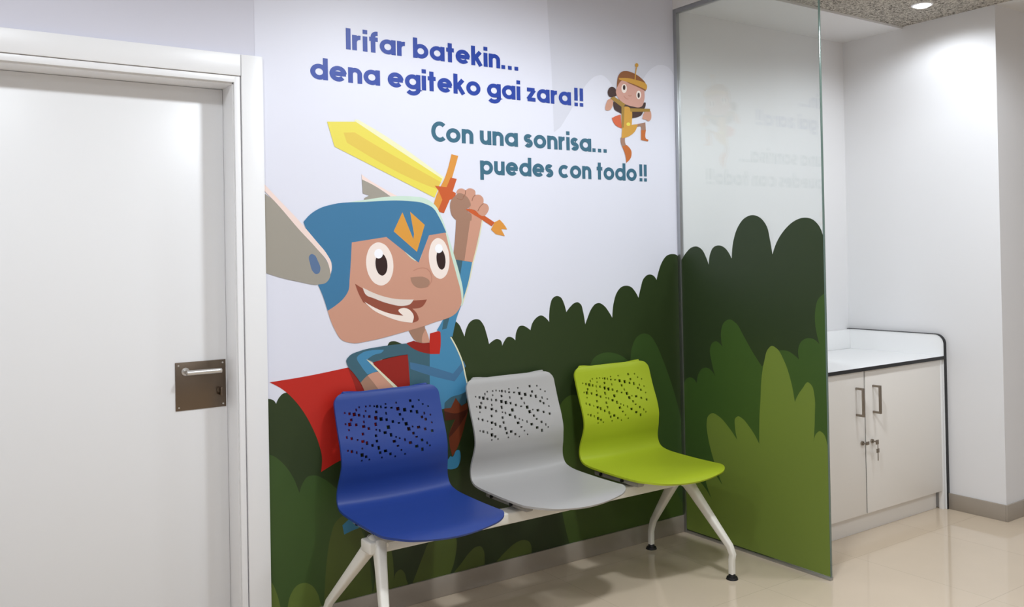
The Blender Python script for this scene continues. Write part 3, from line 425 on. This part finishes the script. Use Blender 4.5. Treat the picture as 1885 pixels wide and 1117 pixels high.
for q in ([(-2.0775, ZB), (-0.004, ZB), (-0.004, HM), (-2.0775, HM)], [(XS, 2.099), (-2.0775, 2.099), (-2.0775, HM), (XS, HM)]):
    f = [bm.verts.new((a, -0.0006, b)) for a, b in q]; bm.faces.new(f)
mural = link('wall_mural', mesh_of(bm, 'wall_mural'), ink('panel'))
tag(mural, 'printed cartoon mural with slogans, hedge and caped child on the wall behind the seats', 'mural')
NAMES = dict(sky='painted_sky', hedge='painted_hedge', hero='painted_hero', girl='painted_girl')
LAB = dict(sky='pale grey cloud tone of the mural', hedge='dark and olive green printed hedge', hero='printed child in blue winged helmet raising a yellow sword', girl='small printed dancing girl in brown hood and gold tunic')
groups = {}
for k, (path, col, s) in enumerate(PAINT):
    dep = 0.0009 + 0.00003*k
    groups.setdefault(path, []).append((smooth_outline(parse(s)), dep, col))
roots = {}
ROOT_MESH = dict(hero='tunic', girl='tunic')
for key in ('sky', 'hedge', 'hero', 'girl'):
    shapes = groups.get(key) or groups[key + '/' + ROOT_MESH[key]]
    me, ks = poly_mesh(NAMES[key], shapes, wall_place)
    roots[key] = tag(link(NAMES[key], me, [ink(c) for c in ks], mural), LAB[key])
for path, shapes in groups.items():
    if '/' in path:
        a, b = path.split('/')
        if ROOT_MESH[a] == b: continue
        if b == 'eye':
            whites = [x for x in shapes if x[2] == 'eye_white']
            for wsh in whites:
                cx = sum(p[0] for p in wsh[0])/len(wsh[0])
                sub = [x for x in shapes if abs(sum(p[0] for p in x[0])/len(x[0]) - cx) < 0.05]
                me, ks = poly_mesh('eye', sub, wall_place); link('eye', me, [ink(c) for c in ks], roots[a])
            continue
        b = b.split('@')[0]; me, ks = poly_mesh(b, shapes, wall_place); link(b, me, [ink(c) for c in ks], roots[a])
# ---- lettering: stroked rounded sans letters, x-height .72 of the capitals
SW = 0.205; X_ = 0.72; HW = SW/2
def arc(cx, cy, rx, ry, a0, a1, n=14):
    return [(cx + rx*math.cos(math.radians(a0+(a1-a0)*i/n)), cy + ry*math.sin(math.radians(a0+(a1-a0)*i/n))) for i in range(n+1)]
RX, RY = 0.262, X_/2-HW; CY = X_/2
OX = RX+HW
def bowl(cx): return arc(cx, CY, RX, RY, 0, 360, 28)
def glyph(ch):
    o = OX
    if ch == 'I': return [[(HW, 0), (HW, 1)]], SW
    if ch == 'r': return [[(HW, 0), (HW, X_)], arc(HW+0.24, X_-HW-0.24, 0.24, 0.24, 180, 84)], 0.40
    if ch == 'i': return [[(HW, 0), (HW, X_)], [(HW, 0.83), (HW, 1.03)]], SW
    if ch == 'f': return [[(0.19, 0), (0.19, 0.74)] + arc(0.36, 0.76, 0.17, 0.16, 180, 90, 8) + [(0.40, 0.92)], [(0.02, X_-HW+0.02), (0.40, X_-HW+0.02)]], 0.42
    if ch == 'a': return [bowl(o), [(2*o-HW, 0), (2*o-HW, X_)]], 2*o
    if ch == 'b': return [bowl(o), [(HW, 0), (HW, 1.0)]], 2*o
    if ch == 'd': return [bowl(o), [(2*o-HW, 0), (2*o-HW, 1.0)]], 2*o
    if ch == 'p': return [bowl(o), [(HW, -0.28), (HW, X_)]], 2*o
    if ch == 'g': return [bowl(o), [(2*o-HW, X_), (2*o-HW, 0.0)] + arc(o, 0.0, RX, 0.2, 0, -150, 12)], 2*o
    if ch == 'o': return [bowl(o)], 2*o
    if ch == 'e': return [arc(o, CY, RX, RY, 0, 318, 24), [(o-RX, CY), (o+RX+HW*0.7, CY)]], 2*o
    if ch == 'c': return [arc(o, CY, RX, RY, 46, 314, 22)], 2*o-0.06
    if ch == 'C': return [arc(0.42, 0.5, 0.32, 0.4, 48, 312, 24)], 0.67
    if ch == 't': return [[(0.2, 0.0), (0.2, 0.96)], [(0.02, X_-HW), (0.40, X_-HW)]], 0.42
    if ch == 'k': return [[(HW, 0), (HW, 1)], [(HW+0.02, 0.30), (0.47, X_)], [(0.24, 0.42), (0.50, 0.0)]], 0.58
    if ch == 'n': return [[(HW, 0), (HW, X_)], arc(HW+0.2, X_-HW-0.2, 0.2, 0.2, 180, 0, 14) + [(HW+0.4, 0)]], 0.40+SW
    if ch == 'u': return [[(HW+0.4, 0), (HW+0.4, X_)], [(HW, X_)] + arc(HW+0.2, HW+0.2, 0.2, 0.2, 180, 360, 14)], 0.40+SW
    if ch == 'z': return [[(0.03, X_-HW), (0.46, X_-HW)], [(0.44, X_-HW), (0.08, HW)], [(0.05, HW), (0.50, HW)]], 0.52
    if ch == 's':
        r = (X_-SW)/4
        return [arc(0.24, X_-HW-r, 0.145, r, 30, 270, 12) + arc(0.24, HW+r, 0.15, r, 90, -150, 12)], 0.48
    if ch == '!': return [[(HW, 0.30), (HW, 1.0)], [(HW, 0.0), (HW, 0.19)]], SW
    if ch == '.': return [[(HW, 0.0), (HW, 0.2)]], SW
    return [], 0.3
def lettering(text, x0, x1, z, cap, key, dep):
    pen = 0; strokes = []; word = 0
    for ch in text:
        if ch == ' ': pen += 0.28; word += 1; continue
        if ch == '~': pen += 0.14; word += 1; continue
        st, adv = glyph(ch)
        strokes += [(word, [(pen+a, b) for a, b in s]) for s in st]; pen += adv + (0.15 if ch == '.' else 0.12 if ch == '!' else 0.062)
    total = pen - 0.09; kx = (x1-x0)/total
    root = empty('slogan', (x0, 0, z), mural); WV = {}
    for si, (wi, s) in enumerate(strokes):
        Q = [Vector(p) for p in s]; V, Fc = WV.setdefault(wi, ([], [])); base = len(V)
        closed = (Q[0]-Q[-1]).length < 1e-4
        for i in range(len(Q)):
            ta = Q[i]-Q[i-1] if i > 0 else (Q[-1]-Q[-2] if closed else Q[1]-Q[0])
            tb = Q[i+1]-Q[i] if i < len(Q)-1 else (Q[1]-Q[0] if closed else Q[-1]-Q[-2])
            ta.normalize(); tb.normalize()
            t = (ta+tb).normalized(); nrm = Vector((-t.y, t.x)); k = HW/max(0.5, nrm.dot(Vector((-ta.y, ta.x))))
            for sg in (1, -1):
                q = Q[i] + nrm*k*sg
                V.append((q.x*kx, -dep - 0.00003*si, q.y*cap))
        for i in range(len(Q)-1):
            a = base+2*i; Fc.append((a, a+1, a+3, a+2))
    for wi, (V, Fc) in WV.items():
        me = bpy.data.meshes.new('word'); me.from_pydata(V, [], Fc); me.update(); link('word', me, ink(key), root)
    return root
tag(lettering('Irifar batekin...', -1.749, -0.943, 2.167, 0.0815, 'text_blue', 0.0012), 'royal blue first line of the Basque slogan')
tag(lettering('dena egiteko gai zara~!!', -1.894, -0.588, 2.040, 0.0825, 'text_blue', 0.0012), 'royal blue second line of the Basque slogan')
tag(lettering('Con una sonrisa...', -1.384, -0.450, 1.837, 0.0825, 'text_teal', 0.0012), 'teal first line of the Spanish slogan')
tag(lettering('puedes con todo~!!', -1.153, -0.204, 1.7115, 0.0815, 'text_teal', 0.0012), 'teal second line of the Spanish slogan')
# ------------------------------------------------------------------ glass partition
YG = -0.837
glass = tag(empty('glass_partition', (0, YG/2, 0)), 'full height clear glass screen printed with green hedge beside the lime seat', 'glass partition')
def gpart(name, x0, x1, y0, y1, z0, z1, mt, bev=0.001):
    o = box(name, x0, x1, y0, y1, z0, z1, mt, glass, bev); o.location = -glass.location; return o
gpart('glass_pane', -0.005, 0.005, YG+0.004, -0.004, 0.012, H-0.012, M['glass'], 0)
gpart('polished_edge', -0.0052, 0.0052, YG, YG+0.004, 0.012, H-0.012, M['glass_edge'], 0.0005)
gpart('wall_channel', -0.011, 0.011, -0.022, -0.0005, 0.0, H-0.001, M['alu'])
gpart('floor_channel', -0.010, 0.010, YG, -0.022, 0.0, 0.014, M['alu'])
gpart('top_channel', -0.011, 0.011, YG, -0.022, H-0.022, H-0.001, M['alu'])
shp = [(ol, 0.0054+0.00004*i, c) for i, (ol, d, c) in enumerate(groups['vinyl'])]
me, ks = poly_mesh('hedge_vinyl', shp, glass_place)
hv = link('hedge_vinyl', me, [ink(c) for c in ks], glass); hv.location = -glass.location
tag(hv, 'opaque printed hedge film on the glass')
# ------------------------------------------------------------------ changing cabinet in the alcove
CX0, CX1, CY0 = 0.016, 1.338, -0.565       # carcass
cab = tag(empty('changing_cabinet', ((CX0+CX1)/2, -0.3, 0)), 'white two door baby changing cabinet with black edged top in the alcove', 'cabinet')
def cpart(name, bm, mt, parent=None, smooth=40):
    o = link(name, mesh_of(bm, name, smooth), mt, parent or cab)
    if parent is None: o.location = -cab.location
    return o
bm = bmesh.new(); add_box(bm, CX0, CX1, CY0+0.02, -0.003, 0.098, 0.786); cpart('carcass', bm, M['melamine'])
bm = bmesh.new(); add_box(bm, CX1-0.0205, CX1, CY0-0.004, CY0+0.0195, 0.0, 0.784, 0.001); cpart('side_post', bm, M['top_white'])
bm = bmesh.new(); add_box(bm, CX0, CX1-0.0225, CY0+0.035, CY0+0.05, 0.0, 0.0975); cpart('plinth', bm, M['melamine'])
bm = bmesh.new(); add_box(bm, CX0, CX1+0.001, CY0-0.012, -0.003, 0.7865, 0.800, 0.001); wt = cpart('worktop', bm, M['top_white'])
bm = bmesh.new(); add_box(bm, CX0, CX1+0.003, CY0-0.0165, CY0-0.012, 0.784, 0.801); cpart('black_edge', bm, M['black'], wt)
XG = 0.655
for (a, b, hx, lx) in ((CX0, XG-0.0045, 0.585, 0.622), (XG+0.0045, CX1-0.0215, 0.720, 0.701)):
    bm = bmesh.new(); add_box(bm, a, b, CY0-0.003, CY0+0.016, 0.098, 0.784, 0.001); d = cpart('door', bm, M['melamine'])
    bm = bmesh.new(); yy = CY0-0.003
    add_box(bm, hx-0.005, hx+0.005, yy-0.036, yy, 0.700, 0.710, 0.0008); add_box(bm, hx-0.005, hx+0.005, yy-0.036, yy, 0.574, 0.584, 0.0008)
    add_box(bm, hx-0.006, hx+0.006, yy-0.044, yy-0.034, 0.574, 0.710, 0.0008); cpart('handle', bm, M['handle'], d)
    bm = bmesh.new(); add_cyl(bm, (lx, yy-0.008, 0.440), (lx, yy, 0.440), 0.010); add_box(bm, lx-0.0015, lx+0.0015, yy-0.0088, yy-0.006, 0.434, 0.446); cpart('lock', bm, M['handle'], d)
    if lx > 0.65:
        bm = bmesh.new(); add_cyl(bm, (lx, yy-0.030, 0.440), (lx, yy-0.006, 0.440), 0.0035); add_box(bm, lx-0.012, lx+0.012, yy-0.032, yy-0.029, 0.428, 0.450, 0.001)
        add_cyl(bm, (lx+0.004, yy-0.031, 0.395), (lx+0.004, yy-0.031, 0.428), 0.002); add_box(bm, lx-0.008, lx+0.014, yy-0.033, yy-0.030, 0.388, 0.408, 0.001); add_box(bm, lx-0.001, lx+0.006, yy-0.033, yy-0.031, 0.350, 0.39, 0.001)
        cpart('key', bm, M['handle'], d)
    else:
        bm = bmesh.new(); add_box(bm, lx+0.006, lx+0.03, yy-0.022, yy-0.018, 0.432, 0.448, 0.001); add_cyl(bm, (lx, yy-0.022, 0.440), (lx, yy-0.006, 0.440), 0.0035); cpart('key', bm, M['handle'], d)
bm = bmesh.new(); add_box(bm, XG-0.0044, XG+0.0044, CY0+0.001, CY0+0.018, 0.1, 0.784); cpart('door_gap_shade', bm, M['gap'])  # dark strip standing in for the shade between the two doors
# side panel and splashback: one sheet with a rounded front top corner, black edged
def rounded_panel(y0, y1, z0, z1, r, x0, x1, rim=0.0):
    prof = [(y1, z0), (y1, z1)]
    prof = [(y1, z0), (y0, z0)] + [(y0 + r - r*math.cos(math.radians(a)), z1 - r + r*math.sin(math.radians(a))) for a in range(0, 91, 9)] + [(y1, z1)]
    b = bmesh.new()
    A = [b.verts.new((x0, y, z)) for y, z in prof]; B = [b.verts.new((x1, y, z)) for y, z in prof]
    b.faces.new(A); b.faces.new(B[::-1])
    n = len(A)
    for i in range(n): 
        f = b.faces.new((A[i], B[i], B[(i+1) % n], A[(i+1) % n]))
        if 1 <= i < n-1: f.material_index = 1
    bmesh.ops.recalc_face_normals(b, faces=b.faces); return b
bm = rounded_panel(-0.578, -0.003, 0.0, 0.912, 0.05, 1.3395, 1.3585)
o = link('side_panel', mesh_of(bm, 'side_panel'), [M['top_white'], M['black']], cab); o.location = -cab.location
bm = bmesh.new()
tr_ = [(-0.5805, 0.0)] + [(-0.578 + 0.05 - 0.0525*math.cos(math.radians(a)), 0.862 + 0.0525*math.sin(math.radians(a))) for a in range(0, 91, 9)] + [(-0.003, 0.9145)]
inn = [(-0.578, 0.0)] + [(-0.578 + 0.05 - 0.05*math.cos(math.radians(a)), 0.862 + 0.05*math.sin(math.radians(a))) for a in range(0, 91, 9)] + [(-0.003, 0.912)]
for (p0, p1, q0, q1) in zip(tr_, tr_[1:], inn, inn[1:]):
    vs = [bm.verts.new((x, p[0], p[1])) for x in (1.3365, 1.3590) for p in (p0, p1, q1, q0)]
    for f in ((0, 1, 2, 3), (7, 6, 5, 4), (0, 4, 5, 1), (3, 2, 6, 7), (0, 3, 7, 4), (1, 5, 6, 2)): bm.faces.new([vs[i] for i in f])
bmesh.ops.recalc_face_normals(bm, faces=bm.faces)
o = cpart('panel_edging', bm, M['black'], None, None)
bm = bmesh.new(); add_box(bm, CX0, 1.339, -0.022, -0.003, 0.8005, 0.908, 0.001); cpart('splashback', bm, M['top_white'])
# ------------------------------------------------------------------ beam seating
bench = tag(empty('waiting_bench', (-1.085, -0.335, 0)), 'three seat beam bench, blue grey and lime plastic shells on white legs under the mural', 'bench')
BL = -bench.location
def bpart(name, bm, mt, parent=None, smooth=40):
    o = link(name, mesh_of(bm, name, smooth), mt, parent or bench)
    if parent is None: o.location = BL
    return o
PROF = SEATPROF
def dense(P, n=40):
    out = []
    for i in range(len(P)-1):
        p0, p1, p2, p3 = [Vector(P[max(0, min(len(P)-1, i+k))]) for k in (-1, 0, 1, 2)]
        for k in range(n):
            t = k/n; out.append(0.5*((2*p1) + (p2-p0)*t + (2*p0-5*p1+4*p2-p3)*t*t + (3*p1-p0-3*p2+p3)*t**3))
    out.append(Vector(P[-1])); return out
DP = dense(PROF); DL = [0.0]
for a, b in zip(DP, DP[1:]): DL.append(DL[-1] + (b-a).length)
DLn = np.array(DL); DPn = np.array([[p.x, p.y] for p in DP]); LT = DL[-1]
def prof_at(s): return np.interp(s, DLn, DPn[:, 0]), np.interp(s, DLn, DPn[:, 1])
HOLES = '-182,796,S -164,793,M -146,788,L -125,783,M -135,802,M -122,810,S -92,811,S -75,810,S -60,808,S -46,805,M -30,802,S -10,810,S -13,797,M -97,794,M -54,786,L 35,811,S 12,794,M 38,787,L 65,780,L -14,777,M 44,766,M -107,775,M -84,772,M -59,765,L -38,758,L -15,753,L 10,744,M 33,736,M 51,747,S 62,729,L 70,711,L 85,694,M 96,679,M 117,664,M 135,652,M 145,641,S 96,811,M 103,789,M 91,774,M 116,768,L 133,809,S 145,794,S 167,784,S 144,760,S 168,753,S 132,748,M 147,737,M 168,724,S 110,712,L 88,718,S 136,703,M 165,693,M -161,770,M -144,749,M -111,758,M -115,741,L -94,732,M -64,743,L -66,723,M -52,718,M -13,726,L -32,709,L -8,699,L 11,689,S 24,682,S 45,673,M 65,661,L 89,645,L 113,629,L -187,757,S -169,755,L -177,735,S -191,712,S -170,706,M -149,698,M -122,716,M -129,690,L -112,682,L -92,671,M -72,704,M -70,683,M -67,659,L -64,642,M -42,645,L -23,631,M -3,619,S 1,674,L 11,656,M 24,641,S 39,623,S -194,667,S -178,662,M -159,654,M -135,666,M -139,643,L -123,634,M -112,623,S -143,622,S -60,624,S'
def shell_mesh():
    zi = lambda z: float(np.interp(-z, -DPn[:int(len(DPn)*0.5), 1], DLn[:int(len(DPn)*0.5)]))
    s0, s1 = zi(0.846), zi(0.605)
    S = [0, 0.0006, 0.002, 0.0045, 0.008, 0.012] ; s = s0
    while s < s1: S.append(s); s += 0.0034
    while s < LT-0.09: S.append(s); s += 0.0095
    k = 16
    for i in range(1, k+1): S.append(s + (LT-s)*math.sin(i/k*math.pi/2))
    S = sorted(set(S)); NU = 128; U = [-1 + 2*i/NU for i in range(NU+1)]
    s_mid = zi(0.5)
    def half(s):
        W = 0.2215 + 0.018*min(1, max(0, (s-s1)/(s_mid-s1+0.06)))
        r = 0.045
        if s < r: W -= r - math.sqrt(max(0, r*r-(r-s)**2))
        r = 0.075; e = LT - s
        if e < r: W -= (r - math.sqrt(max(0, r*r-(r-e)**2)))*1.15
        return W
    bm = bmesh.new(); rows = []
    holes = []
    for q in HOLES.split():
        a, b, z = q.split(','); holes.append((int(a)/1000, zi(int(b)/1000), dict(S=0.0072, M=0.0098, L=0.0125)[z]))
    for s in S:
        w_ = half(s); row = []
        for u in U:
            fr = min(1, max(0, (s-(LT-0.35))/0.35)); fr = fr*fr*(3-2*fr)
            s2 = s - 0.045*(u*w_/0.2395)**2*fr
            d, z = prof_at(s2)
            bk = min(1, max(0, (s_mid-s)/0.2))
            d += 0.012*u*u*bk; z += 0.006*u*u*(1-bk)*(1-fr)
            row.append(bm.verts.new((u*w_, -d, z)))
        rows.append(row)
    for i in range(len(S)-1):
        sm = (S[i]+S[i+1])/2; w_ = half(sm)
        near = [h for h in holes if abs(h[1]-sm) < h[2]/2] if s0 <= sm <= s1+0.02 else []
        for j in range(NU):
            um = (U[j]+U[j+1])/2*w_
            if any(abs(h[0]-um) < h[2]/2 for h in near): continue
            bm.faces.new((rows[i][j], rows[i+1][j], rows[i+1][j+1], rows[i][j+1]))
    for v in [v for v in bm.verts if not v.link_faces]: bm.verts.remove(v)
    bm.normal_update()
    fs = list(bm.faces); 
    mid = fs[len(fs)//2]
    vs = list(bm.verts); T = 0.008
    cop = {v: bm.verts.new(v.co - v.normal*T) for v in vs}
    bedges = [e for e in bm.edges if len(e.link_faces) == 1]
    dirs = []
    for e in bedges:
        f = e.link_faces[0]; l = [l for l in f.loops if l.edge == e][0]; dirs.append((l.vert, l.link_loop_next.vert))
    for f in fs: bm.faces.new([cop[v] for v in reversed(f.verts)])
    for a, b in dirs: bm.faces.new((b, a, cop[a], cop[b]))
    return mesh_of(bm, 'seat_shell', 38)
SHELL = shell_mesh(); SHELL.materials.append(M['blue_pl'])
bracket_bm = bmesh.new()
for sx in (-0.20, 0.165): add_box(bracket_bm, sx, sx+0.035, -0.43, -0.15, 0.412, 0.436, 0.006)
add_box(bracket_bm, -0.17, 0.17, -0.38, -0.28, 0.404, 0.412, 0.002)
BRK = mesh_of(bracket_bm, 'seat_bracket', 40); BRK.materials.append(M['grey_metal'])
bolt_bm = bmesh.new(); add_cyl(bolt_bm, (-0.008, 0, 0), (0, 0, 0), 0.007, n=14); BOLT = mesh_of(bolt_bm, 'bolt', 40); BOLT.materials.append(M['rubber'])
for cx, mt, lab in ((-1.624, M['blue_pl'], 'royal blue perforated plastic seat shell'), (-1.052, M['grey_pl'], 'light grey perforated plastic seat shell'), (-0.492, M['green_pl'], 'lime green perforated plastic seat shell')):
    o = bpy.data.objects.new('seat_shell', SHELL); COL.objects.link(o); o.parent = bench; o.location = Vector((cx, 0, 0)) + BL; tag(o, lab)
    o.material_slots[0].link = 'OBJECT'; o.material_slots[0].material = mt
    b = bpy.data.objects.new('seat_bracket', BRK); COL.objects.link(b); b.parent = bench; b.location = Vector((cx, 0, 0)) + BL
    for yb in (-0.20, -0.335):
        q = bpy.data.objects.new('bolt', BOLT); COL.objects.link(q); q.parent = b; q.location = (-0.20, yb, 0.424)
bm = bmesh.new(); add_box(bm, -1.86, -0.31, -0.372, -0.298, 0.362, 0.404, 0.006, 3); bpart('beam', bm, M['white_metal'])
for sx, ax, fx in ((-1, -1.816, -1.905), (1, -0.354, -0.309)):
    bm = bmesh.new()
    sweep(bm, [(ax, -0.30, 0.375), (ax, -0.335, 0.392), (ax, -0.37, 0.375)], [0.05, 0.062, 0.05], [0.05, 0.05, 0.05]); bpart('leg_hub', bm, M['white_metal'])
    for yb, yf, ya in ((-0.098, -0.091, -0.315), (-0.582, -0.576, -0.355)):
        bm = bmesh.new()
        mid = lambda t: (ax+(fx-ax)*t, ya+(yb-ya)*t, 0.39+(0.120-0.39)*t)
        pts = [mid(0), mid(0.2), mid(0.5), mid(0.8), mid(0.94), (fx, yb+(yf-yb)*0.1, 0.104), (fx, yf, 0.08), (fx, yf, 0.022)]
        sweep(bm, pts, [0.056, 0.044, 0.036, 0.030, 0.028, 0.026, 0.025, 0.024], [0.040, 0.036, 0.032, 0.028, 0.026, 0.025, 0.024, 0.024])
        leg = bpart('leg', bm, M['white_metal'])
        bm = bmesh.new(); add_cyl(bm, (fx, yf, 0.0), (fx, yf, 0.010), 0.025, 0.022, 24); add_cyl(bm, (fx, yf, 0.010), (fx, yf, 0.023), 0.016, 0.013, 24)
        f = bpart('foot', bm, M['rubber'], leg); tag(f, 'black rubber levelling foot')
# ------------------------------------------------------------------ ceiling downlight over the alcove
def downlight(x, y, watts, label):
    zc = H+0.012
    r = tag(empty('ceiling_downlight', (x, y, zc)), label, 'downlight')
    bm = bmesh.new()
    n = 32
    ringp = [(0.052, 0.0), (0.050, -0.004), (0.043, -0.005), (0.040, -0.002), (0.040, 0.0)]
    vs = [[bm.verts.new((a*math.cos(2*math.pi*k/n), a*math.sin(2*math.pi*k/n), b)) for a, b in ringp] for k in range(n)]
    for k in range(n):
        for j in range(len(ringp)-1): bm.faces.new((vs[k][j], vs[(k+1) % n][j], vs[(k+1) % n][j+1], vs[k][j+1]))
    bmesh.ops.recalc_face_normals(bm, faces=bm.faces)
    link('trim_ring', mesh_of(bm, 'trim_ring', 40), M['frame'], r)
    bm = bmesh.new(); bmesh.ops.create_uvsphere(bm, u_segments=32, v_segments=16, radius=1.0, matrix=Matrix.Translation((0, 0, -0.001)) @ Matrix.Diagonal((0.039, 0.039, 0.016, 1))); link('lens', mesh_of(bm, 'lens', 40), M['lamp'], r)
    spot('downlight_beam', x, y, zc-0.03, watts, angle=164, blend=0.45, size=0.035)
downlight(1.04, -0.676, DOWNW, 'small round lit downlight in the grainy ceiling above the alcove')
